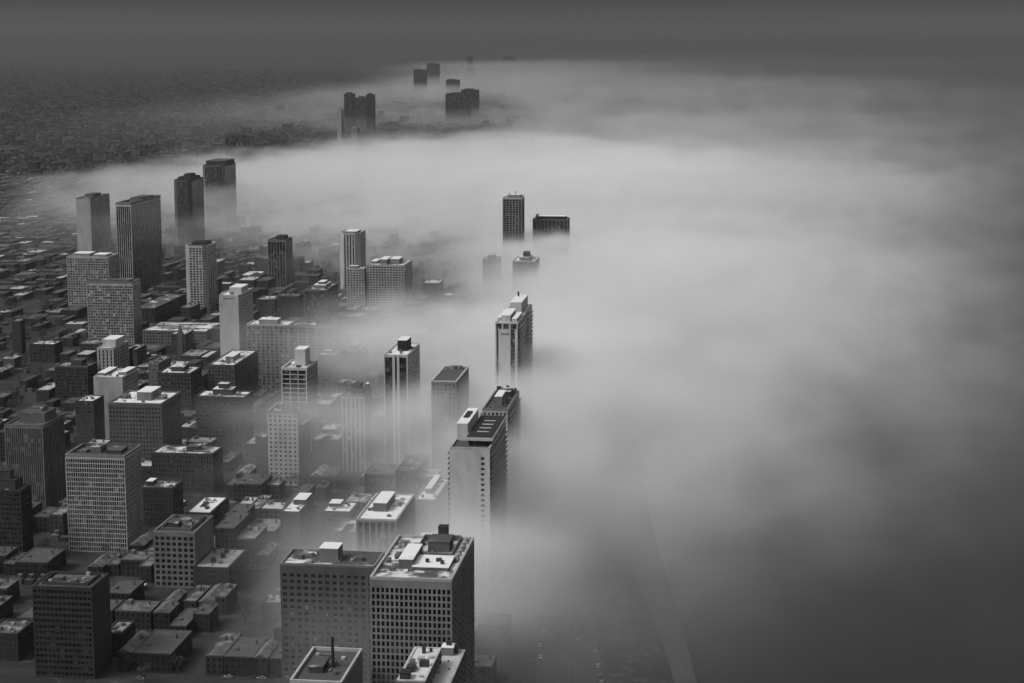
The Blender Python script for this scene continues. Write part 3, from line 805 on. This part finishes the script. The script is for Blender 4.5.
for i, (_, x, y, w, d, fl, u, v) in enumerate(cells[NLOW:]): hut(x, y, w, d, fl * 3.2, pick())
for xs in NSX[:-1]:
    for ys_ in EWY[:16]:
        x = xs + 9
        while x < xs + 104:
            yy = ys_ + 8 + rr.choice([36.5, 39.5]); u, v = px(x, yy, 3)
            if 0 < u < 480 and v < 690 and x < shore_x(yy) - 110 and rr.random() < .6 and free(x, x + 6, yy, yy + 6, 2) and not inpoly(x, yy, PARK): hut(x, yy, 5.2, 5.6, rr.uniform(2.8, 3.4), rr.choice([0, 10]) + rr.choices([0, 1, 2], [5, 4, 2])[0])
            x += 7
y = 4000.0
xl_ = at(-20, 100)[0] / at(-20, 100)[1]
while y < 24000:
    st = 26 + (y - 4000) * .012
    xr = min(shore_x(y) - 100, y * .04)
    x = xl_ * y + rr.uniform(0, 40)
    while x < xr:
        k = 1 + (y - 4000) / 14000
        w = rr.uniform(6, 15) * k
        if rr.random() < .62:
            big = rr.random() < .03
            hut(x, y + rr.uniform(0, st * .5), w * (2.2 if big else 1), rr.uniform(9, 16) * k, (rr.uniform(5, 9.5) if not big else rr.uniform(12, 30)), pick())
        x += w + rr.choice([2, 3, 5, 20, 40]) * k
    y += st
o = bb.build('city_rooftops', wall(.06))
for m_ in (wall(.2), roof(.1, .04, .2), wall(.25), roof(.8, .06, .42)): o.data.materials.append(m_)
o.data.polygons.foreach_set('material_index', mi)
tag(o, 'mass of low rooftops of the flat city reaching to the horizon', 'rooftops', kind='stuff')

# ------------------------------------------------------------------ winter trees
BARK = plain('bark', .05, .9); TWIG = plain('twigs', .06, .95)


def tree_proto(seed):
    r = random.Random(seed)
    t = thing('bare_tree', 'x', 'tree', (0, 0, 0))
    hh = 11.0
    tr = MB().cyl(0, 0, 0, 3.2, .32, .22, 7)

    def limb(b, p, q, r0, r1):
        p, q = Vector(p), Vector(q); dz = (q - p).normalized(); a = dz.orthogonal().normalized(); c = dz.cross(a); k = len(b.v)
        for pt, rad in ((p, r0), (q, r1)):
            for j in range(4):
                an = j * math.pi / 2; b.v.append(tuple(pt + (a * math.cos(an) + c * math.sin(an)) * rad))
        b.f += [(k + j, k + (j + 1) % 4, k + 4 + (j + 1) % 4, k + 4 + j) for j in range(4)]
    ends = []
    for j in range(6):
        an = j * 1.05 + r.uniform(-.3, .3); e = (math.cos(an) * r.uniform(1.2, 2.6), math.sin(an) * r.uniform(1.2, 2.6), r.uniform(5, 7.5))
        limb(tr, (0, 0, r.uniform(2.2, 3.2)), e, .17, .08); ends.append(e)
    tr.build('trunk', BARK, t)
    cr = MB()
    for e in ends:
        for _ in range(9):
            q = (e[0] + r.gauss(0, 1.2), e[1] + r.gauss(0, 1.2), e[2] + r.uniform(-.8, 3.2))
            limb(cr, e, q, .06, .03)
            for _ in range(5):
                s = (q[0] + r.gauss(0, .6), q[1] + r.gauss(0, .6), q[2] + r.uniform(-.3, 1.0)); k = len(cr.v)
                off = Vector((r.gauss(0, .22), r.gauss(0, .22), r.gauss(0, .22)))
                cr.v += [q, s, tuple(Vector(s) + off)]; cr.f.append((k, k + 1, k + 2))
    cr.build('crown', TWIG, t)
    return t


TL = {'park': 'bare winter tree in the lakeside park among its neighbours', 'green': 'bare winter tree in the dark leafy quarter by the frame edge', 'street': 'bare winter street tree between the low snowy roofs'}
tp = [tree_proto(s) for s in (1, 2, 3)]
spots = []
rr = random.Random(11)
while len(spots) < 95:
    x, y = at(rr.uniform(292, 470), rr.uniform(250, 300))
    if inpoly(x, y, PARK) and free(x, x, y, y, 6): spots.append((x, y, 'park'))
n_ = 0
while n_ < 110:
    x, y = at(rr.uniform(-10, 90), rr.uniform(285, 415))
    if free(x, x, y, y, 6): spots.append((x, y, 'green')); n_ += 1
n_ = 0
while n_ < 95:
    y = rr.choice(EWY[:14]) + rr.choice([-7, 7]); x = rr.uniform(-520, 60)
    u, v = px(x, y)
    if 0 < u < 470 and 380 < v < 690 and x < shore_x(y) - 100 and free(x, x, y, y, 6): spots.append((x, y, 'street')); n_ += 1
for i, (x, y, z) in enumerate(spots):
    s = rr.uniform(.8, 1.35); g = {'park': 'park trees by the lake', 'green': 'trees of the dark leafy quarter', 'street': 'street trees'}[z]
    if i < 3:
        t = tp[i]; t.location = (x, y, 0); t.scale = (s, s, s); t['label'] = TL[z]; t['group'] = g
    else: dup(tp[i % 3], (x, y, 0), rr.uniform(0, 6.28), (s, s, s), TL[z], g)

# ------------------------------------------------------------------ cars on the lakeside drive
CARM = [plain('car_paint', .2, .35, .05), plain('car_paint', .06, .35, .05), plain('car_paint', .25, .35, .05)]
TYRE = plain('tyre_rubber', .02); CG = glass(.02, .1)


def car_proto(m):
    t = thing('car', 'x', 'car', (0, 0, 0), 'cars on the lakeside drive')
    b = MB(); prof = [(-2.25, .35), (2.2, .35), (2.25, .75), (1.25, .92), (-1.9, .95), (-2.25, .85)]
    k = 0; b.v = [(x, y, z) for x in (-.88, .88) for y, z in prof]; n = len(prof)
    b.f = [tuple(range(n))[::-1], tuple(range(n, 2 * n))] + [(i, (i + 1) % n, n + (i + 1) % n, n + i) for i in range(n)]
    body = b.build('body', m, t)
    c = MB(); c.prism([(-.8, -1.75), (.8, -1.75), (.8, 1.0), (-.8, 1.0)], .93, 1.42, [(-.66, -1.3), (.66, -1.3), (.66, .35), (-.66, .35)]); c.build('cabin', CG, t)
    r = MB().box(-.65, .65, -1.28, .33, 1.421, 1.46); r.build('roof', m, t)
    for x in (-.9, .68):
        for y in (-1.4, 1.4):
            w = MB(); kk = 12; an = [2 * math.pi * i / kk for i in range(kk)]
            w.v = [(xx, y + .33 * math.cos(a), .33 + .33 * math.sin(a)) for xx in (x, x + .22) for a in an]
            w.f = [tuple(range(kk)), tuple(range(kk, 2 * kk))[::-1]] + [(i, (i + 1) % kk, kk + (i + 1) % kk, kk + i) for i in range(kk)]
            w.build('wheel', TYRE, t)
    for x in (-.6, .6): MB().box(x - .18, x + .18, 2.2, 2.27, .6, .74).build('headlight', plain('lamp_lens', .7, .2), t)
    return t


CLAB = ['pale car on the lakeside drive, dimmed by fog', 'black car on the lakeside drive, dimmed by fog', 'grey car on the lakeside drive, dimmed by fog']
cps = [car_proto(m) for m in CARM]
rr = random.Random(5)
for i in range(18):
    y = 855 + i * 11 + rr.uniform(0, 6); k = i if i < 3 else rr.randrange(3)
    off = rr.choice([-14.6, -10.8, -7, 7, 10.8, 14.6]); x = drive_x(y, off)
    ang = math.atan2(drive_x(y + 5, off) - drive_x(y - 5, off), 10); rz = -ang + (math.pi if off < 0 else 0)
    if i < 3: cps[k].location = (x, y, .1); cps[k].rotation_euler = (0, 0, rz); cps[k]['label'] = CLAB[k]; cps[k]['group'] = CLAB[k].split(' ')[0] + ' cars on the lakeside drive'
    else: dup(cps[k], (x, y, .1), rz)

PLAB = ['pale car parked along a dark city street', 'black car parked along a dark city street', 'grey car parked along a dark city street']
n_ = 0; tries = 0
while n_ < 60 and tries < 4000:
    tries += 1
    y = rr.choice(EWY[:9]); side = rr.choice([-1, 1]); x = rr.uniform(-420, 40); y += side * 3.9
    u, v = px(x, y)
    if 5 < u < 460 and 480 < v < 680 and x < shore_x(y) - 110 and free(x - 3, x + 3, y, y, 1.5) and all(abs(x - q) > 9 for q in NSX):
        k = rr.choices([0, 1, 2], [2, 5, 4])[0]
        dup(cps[k], (x, y, .04), math.pi / 2 * side, (1, 1, 1), PLAB[k], PLAB[k].split(' ')[0] + ' cars parked along the dark streets'); n_ += 1

# ------------------------------------------------------------------ sky and light
SUN_EL, SUN_AZ = 50, 238
w = bpy.data.worlds.new('World'); sc.world = w; w.use_nodes = True; nt = w.node_tree; bg = nt.nodes['Background']
sky = nt.nodes.new('ShaderNodeTexSky'); sky.sky_type = 'NISHITA'; sky.sun_disc = False
sky.sun_elevation = R(SUN_EL); sky.sun_rotation = R(SUN_AZ); sky.air_density = 1; sky.dust_density = 3
bwn = nt.nodes.new('ShaderNodeRGBToBW'); nt.links.new(sky.outputs[0], bwn.inputs[0])
tc = nt.nodes.new('ShaderNodeTexCoord'); sp = nt.nodes.new('ShaderNodeSeparateXYZ'); nt.links.new(tc.outputs['Generated'], sp.inputs[0])
cr = nt.nodes.new('ShaderNodeValToRGB'); nt.links.new(sp.outputs[2], cr.inputs[0])
e = cr.color_ramp.elements; cr.color_ramp.interpolation = 'EASE'   # an overcast deck: dim at the horizon, bright overhead
e[0].position, e[0].color = 0.0, grey(.66); e[1].position, e[1].color = .7, grey(1.0)
k = e.new(.03); k.color = grey(.22); k = e.new(.3); k.color = grey(.22)
mul = nt.nodes.new('ShaderNodeMath'); mul.operation = 'MULTIPLY'; nt.links.new(bwn.outputs[0], mul.inputs[0]); nt.links.new(cr.outputs[0], mul.inputs[1])
nt.links.new(mul.outputs[0], bg.inputs[0]); bg.inputs[1].default_value = .14
L = bpy.data.lights.new('sun', 'SUN'); L.energy = 1.0; L.angle = R(20)
lo = bpy.data.objects.new('sun', L); COL.objects.link(lo); lo.rotation_euler = (R(90 - SUN_EL), 0, R(180 - SUN_AZ))
lo.location = (0, 0, 900)

# ------------------------------------------------------------------ fog
FOGM = bpy.data.materials.new('fog'); FOGM.use_nodes = True; t = FOGM.node_tree; t.nodes.clear()
o = t.nodes.new('ShaderNodeOutputMaterial'); pv = t.nodes.new('ShaderNodeVolumePrincipled'); t.links.new(pv.outputs[0], o.inputs['Volume'])
pv.inputs['Color'].default_value = grey(.995); pv.inputs['Density'].default_value = .01; pv.inputs['Anisotropy'].default_value = .0
pv.inputs['Density Attribute'].default_value = 'density'


def fog(mn, mx, res, patches, wscale, wamp, shore, dens_scale=1.0):
    g = bpy.data.node_groups.new('fog', 'GeometryNodeTree')
    g.interface.new_socket('Geometry', in_out='OUTPUT', socket_type='NodeSocketGeometry')
    N = g.nodes; LK = g.links.new
    out = N.new('NodeGroupOutput'); vc = N.new('GeometryNodeVolumeCube')
    vc.inputs['Min'].default_value = mn; vc.inputs['Max'].default_value = mx
    for a, r in zip('XYZ', res): vc.inputs['Resolution ' + a].default_value = r
    pos = N.new('GeometryNodeInputPosition')

    def M(op, a, b=None, c=None):
        n = N.new('ShaderNodeMath'); n.operation = op
        for i, x in enumerate((a, b, c)):
            if x is None: continue
            if isinstance(x, (int, float)): n.inputs[i].default_value = x
            else: LK(x, n.inputs[i])
        return n.outputs[0]

    def SS(x, a, b):
        n = N.new('ShaderNodeMapRange'); n.interpolation_type = 'SMOOTHSTEP'
        for i, q in enumerate((x, a, b)):
            if isinstance(q, (int, float)): n.inputs[i].default_value = q
            else: LK(q, n.inputs[i])
        return n.outputs[0]

    def NZ(scale, det, sq=(1, 1, 1), off=0, rough=.5):
        v = N.new('ShaderNodeVectorMath'); v.operation = 'MULTIPLY_ADD'; LK(pos.outputs[0], v.inputs[0]); v.inputs[1].default_value = sq; v.inputs[2].default_value = (off, off * .7, off * 1.3)
        n = N.new('ShaderNodeTexNoise'); n.inputs['Scale'].default_value = scale; n.inputs['Detail'].default_value = det; n.inputs['Roughness'].default_value = rough
        LK(v.outputs[0], n.inputs['Vector']); return n
    s = N.new('ShaderNodeSeparateXYZ'); LK(pos.outputs[0], s.inputs[0]); X, Y, Z = s.outputs
    n1 = NZ(1 / wscale, 3, (1, .7, 1.5)); n2 = NZ(1 / (wscale * .28), 4, (1.0, .5, 2.0), 913, .6)
    c1 = N.new('ShaderNodeSeparateXYZ'); LK(n1.outputs['Color'], c1.inputs[0])
    wx = M('ADD', X, M('MULTIPLY', M('SUBTRACT', c1.outputs[0], .5), wamp * 2)); wx = M('ADD', wx, M('MULTIPLY', M('SUBTRACT', n2.outputs[0], .5), wamp * .8))
    wy = M('ADD', Y, M('MULTIPLY', M('SUBTRACT', c1.outputs[1], .5), wamp * 2)); wy = M('ADD', wy, M('MULTIPLY', M('SUBTRACT', n2.outputs[0], .5), wamp * .8))
    tz = M('MULTIPLY', M('SUBTRACT', c1.outputs[2], .5), 1.0)
    tz2 = M('SUBTRACT', n2.outputs[0], .5)
    n3 = NZ(1 / (wscale * .13), 3, (1.0, .45, 1.4), 377, .6)
    tz3 = M('SUBTRACT', n3.outputs[0], .5)
    mod = SS(M('ADD', M('MULTIPLY', n2.outputs[0], .65), M('MULTIPLY', n3.outputs[0], .35)), .39, .61)
    sx0, sy0, sk, sw = shore
    east = SS(M('SUBTRACT', M('SUBTRACT', wx, sx0), M('MULTIPLY', M('SUBTRACT', wy, sy0), sk)), sw[0], sw[1])
    tot = None
    for (cx, cy, rx, ry, rot, dens, zl, zt, soft, edge, tn, mo, lake) in patches:
        ca, sa = math.cos(R(rot)), math.sin(R(rot))
        ax = M('SUBTRACT', wx, cx); ay = M('SUBTRACT', wy, cy)
        lx = M('ADD', M('MULTIPLY', ax, ca / rx), M('MULTIPLY', ay, sa / rx))
        ly = M('ADD', M('MULTIPLY', ax, -sa / ry), M('MULTIPLY', ay, ca / ry))
        r = M('SQRT', M('ADD', M('MULTIPLY', lx, lx), M('MULTIPLY', ly, ly)))
        f = SS(r, 1 + edge, max(0, 1 - edge)) if edge < 5 else M('EXPONENT', M('MULTIPLY', M('MULTIPLY', r, r), -1.0))
        if lake: f = M('MULTIPLY', f, east)
        top = M('ADD', M('ADD', M('MULTIPLY', tz, tn), M('MULTIPLY', tz2, tn * .8)), M('MULTIPLY_ADD', tz3, tn * .5, zt))
        vert = SS(M('SUBTRACT', top, Z), -soft, soft)
        if zl > 0: vert = M('MULTIPLY', vert, SS(Z, zl - soft, zl + soft))
        dd = M('MULTIPLY', M('MULTIPLY', f, vert), dens * dens_scale)
        if mo > 0: dd = M('MULTIPLY', dd, M('MULTIPLY_ADD', mod, mo, 1 - mo))
        tot = dd if tot is None else M('ADD', tot, dd)
    tot = M('SUBTRACT', tot, .000006)
    LK(M('MULTIPLY', M('MAXIMUM', tot, 0.0), 100.0), vc.inputs['Density'])
    sm = N.new('GeometryNodeSetMaterial'); LK(vc.outputs[0], sm.inputs[0]); LK(sm.outputs[0], out.inputs[0]); sm.inputs['Material'].default_value = FOGM
    me = bpy.data.meshes.new('fog'); fo = bpy.data.objects.new('fog', me); COL.objects.link(fo)
    fo.modifiers.new('fog', 'NODES').node_group = g
    tag(fo, 'pale bank of fog rolling off the lake over the shore and in among the towers', 'fog', kind='stuff')
    return fo


def P(u, v, z, rx, ry, rot, dens, zl, zt, soft=12, edge=.5, tn=30, mo=.4, lake=0):
    x, y = at(u, v, z); return (x, y, rx, ry, rot, dens, zl, zt, soft, edge, tn, mo, lake)


wide = [
    P(590, 185, 40, 390, 900, 0, .012, 0, 74, 7, 9, 60, .6, 1),
    P(490, 165, 45, 420, 900, 10, .010, 0, 72, 8, .45, 46, .65, 0),
    P(478, 180, 45, 640, 640, 42, .011, 0, 76, 8, .7, 46, .75, 0),     # tongue reaching inland
    P(610, 138, 40, 800, 1900, 0, .0019, 0, 72, 12, 9, 60, .8, 1),
    P(590, 90, 60, 1700, 5600, 0, .0007, 0, 84, 26, 9, 60, .9, 1),
]
near = wide + [
    P(622, 280, 40, 205, 640, -4, .018, 0, 72, 7, 9, 62, .6, 1),       # bank over the lake
    P(585, 400, 40, 115, 230, 0, .0150, 0, 64, 9, 9, 50, .65, 1),
    P(760, 290, 40, 220, 600, 0, .0040, 0, 66, 10, 9, 60, .85, 1),
    P(680, 440, 40, 110, 140, 25, .0034, 0, 58, 14, 9, 50, .9, 1),
    P(565, 500, 30, 75, 85, 0, .0038, 0, 58, 16, 9, 36, .6, 1),
    P(655, 525, 30, 28, 90, 10, .0018, 0, 50, 18, 9, 20, .6, 0),
    P(300, 222, 40, 330, 230, 20, .0034, 0, 64, 10, 9, 40, .85, 0),
    P(110, 192, 45, 420, 190, 25, .0007, 0, 55, 12, 9, 24, .8, 0),
    P(430, 222, 35, 170, 380, 0, .0090, 0, 52, 9, 9, 36, .95, 0),       # drifts over the park
    P(508, 255, 45, 60, 260, 0, .015, 0, 74, 7, 9, 36, .6, 0),
    P(470, 332, 55, 92, 85, 0, .024, 10, 78, 8, 9, 36, .65, 0),         # wisps between the towers
    P(372, 336, 58, 85, 34, 12, .013, 32, 72, 7, 9, 34, .75, 0),
    P(454, 424, 60, 42, 27, 0, .028, 12, 77, 7, 9, 22, .5, 0),
    P(550, 372, 45, 34, 70, 0, .012, 0, 66, 9, 9, 24, .3, 0),
    P(394, 426, 50, 66, 24, 0, .026, 15, 70, 8, 9, 32, .6, 0),
    P(430, 515, 45, 60, 36, 0, .013, 8, 54, 9, 9, 24, .5, 0),
    P(350, 530, 45, 45, 20, 0, .007, 10, 54, 8, 9, 24, .6, 0),
    P(350, 598, 30, 40, 30, 0, .007, 0, 58, 11, 9, 24, .5, 0),
    P(345, 430, 30, 95, 120, 0, .0024, 0, 48, 11, 9, 34, .9, 0),
    P(330, 668, 30, 40, 32, 0, .0026, 0, 62, 11, 9, 20, .4, 0),
    P(590, 600, 25, 75, 100, 0, .0017, 0, 45, 14, 9, 26, .7, 0),
    P(472, 580, 30, 38, 24, 0, .030, 0, 60, 10, 9, 24, .45, 0),
    P(374, 566, 38, 42, 20, 0, .022, 0, 54, 9, 9, 24, .6, 0),
    P(500, 465, 40, 42, 190, 0, .016, 0, 72, 10, 9, 28, .5, 0),
]
(xa, ya), (xb, yb) = SHORE[1], SHORE[4]
fog((-1300, 620, 0), (2000, 4700, 123), (330, 408, 41), near, 330, 80, (xa, ya, (xb - xa) / (yb - ya), (-190, -50)))
(xa, ya), (xb, yb) = SHORE[4], SHORE[7]
farp = wide + [
    P(480, 82, 60, 500, 4500, 0, .0016, 0, 85, 16, 9, 50, .9, 0),
    P(430, 114, 40, 450, 900, 0, .0012, 0, 50, 12, 9, 50, .95, 0),
    P(680, 61, 120, 7000, 15000, 0, .000026, 0, 210, 90, 9, 60, .4, 1),
    P(500, 66, 120, 1300, 2600, 0, .0006, 0, 150, 34, 9, 60, .6, 0),
]
fog((-3000, 4700, 0), (8500, 42000, 310), (230, 420, 38), farp, 900, 160, (xa, ya, (xb - xa) / (yb - ya), (-250, 50)))

# the air itself
HAZE = bpy.data.materials.new('haze'); HAZE.use_nodes = True; t = HAZE.node_tree; t.nodes.clear()
o = t.nodes.new('ShaderNodeOutputMaterial'); pv = t.nodes.new('ShaderNodeVolumePrincipled'); t.links.new(pv.outputs[0], o.inputs['Volume'])
pv.inputs['Color'].default_value = grey(.22); pv.inputs['Density'].default_value = 5.5e-5
HZ = MB().box(-5.9e4, 5.9e4, -5.9e3, 5.75e4, -4, 345).build('haze', HAZE)
tag(HZ, kind='stuff')

# ------------------------------------------------------------------ render settings
cy = sc.cycles
cy.volume_step_rate = 4; cy.volume_bounces = 6; cy.max_bounces = 8; cy.diffuse_bounces = 2; cy.adaptive_threshold = .03; cy.adaptive_min_samples = 24; cy.glossy_bounces = 2
cy.use_denoising = True; cy.use_adaptive_sampling = True
vs = sc.view_settings; vs.view_transform = 'Standard'; vs.look = 'None'; vs.exposure = 0.5; vs.gamma = 1
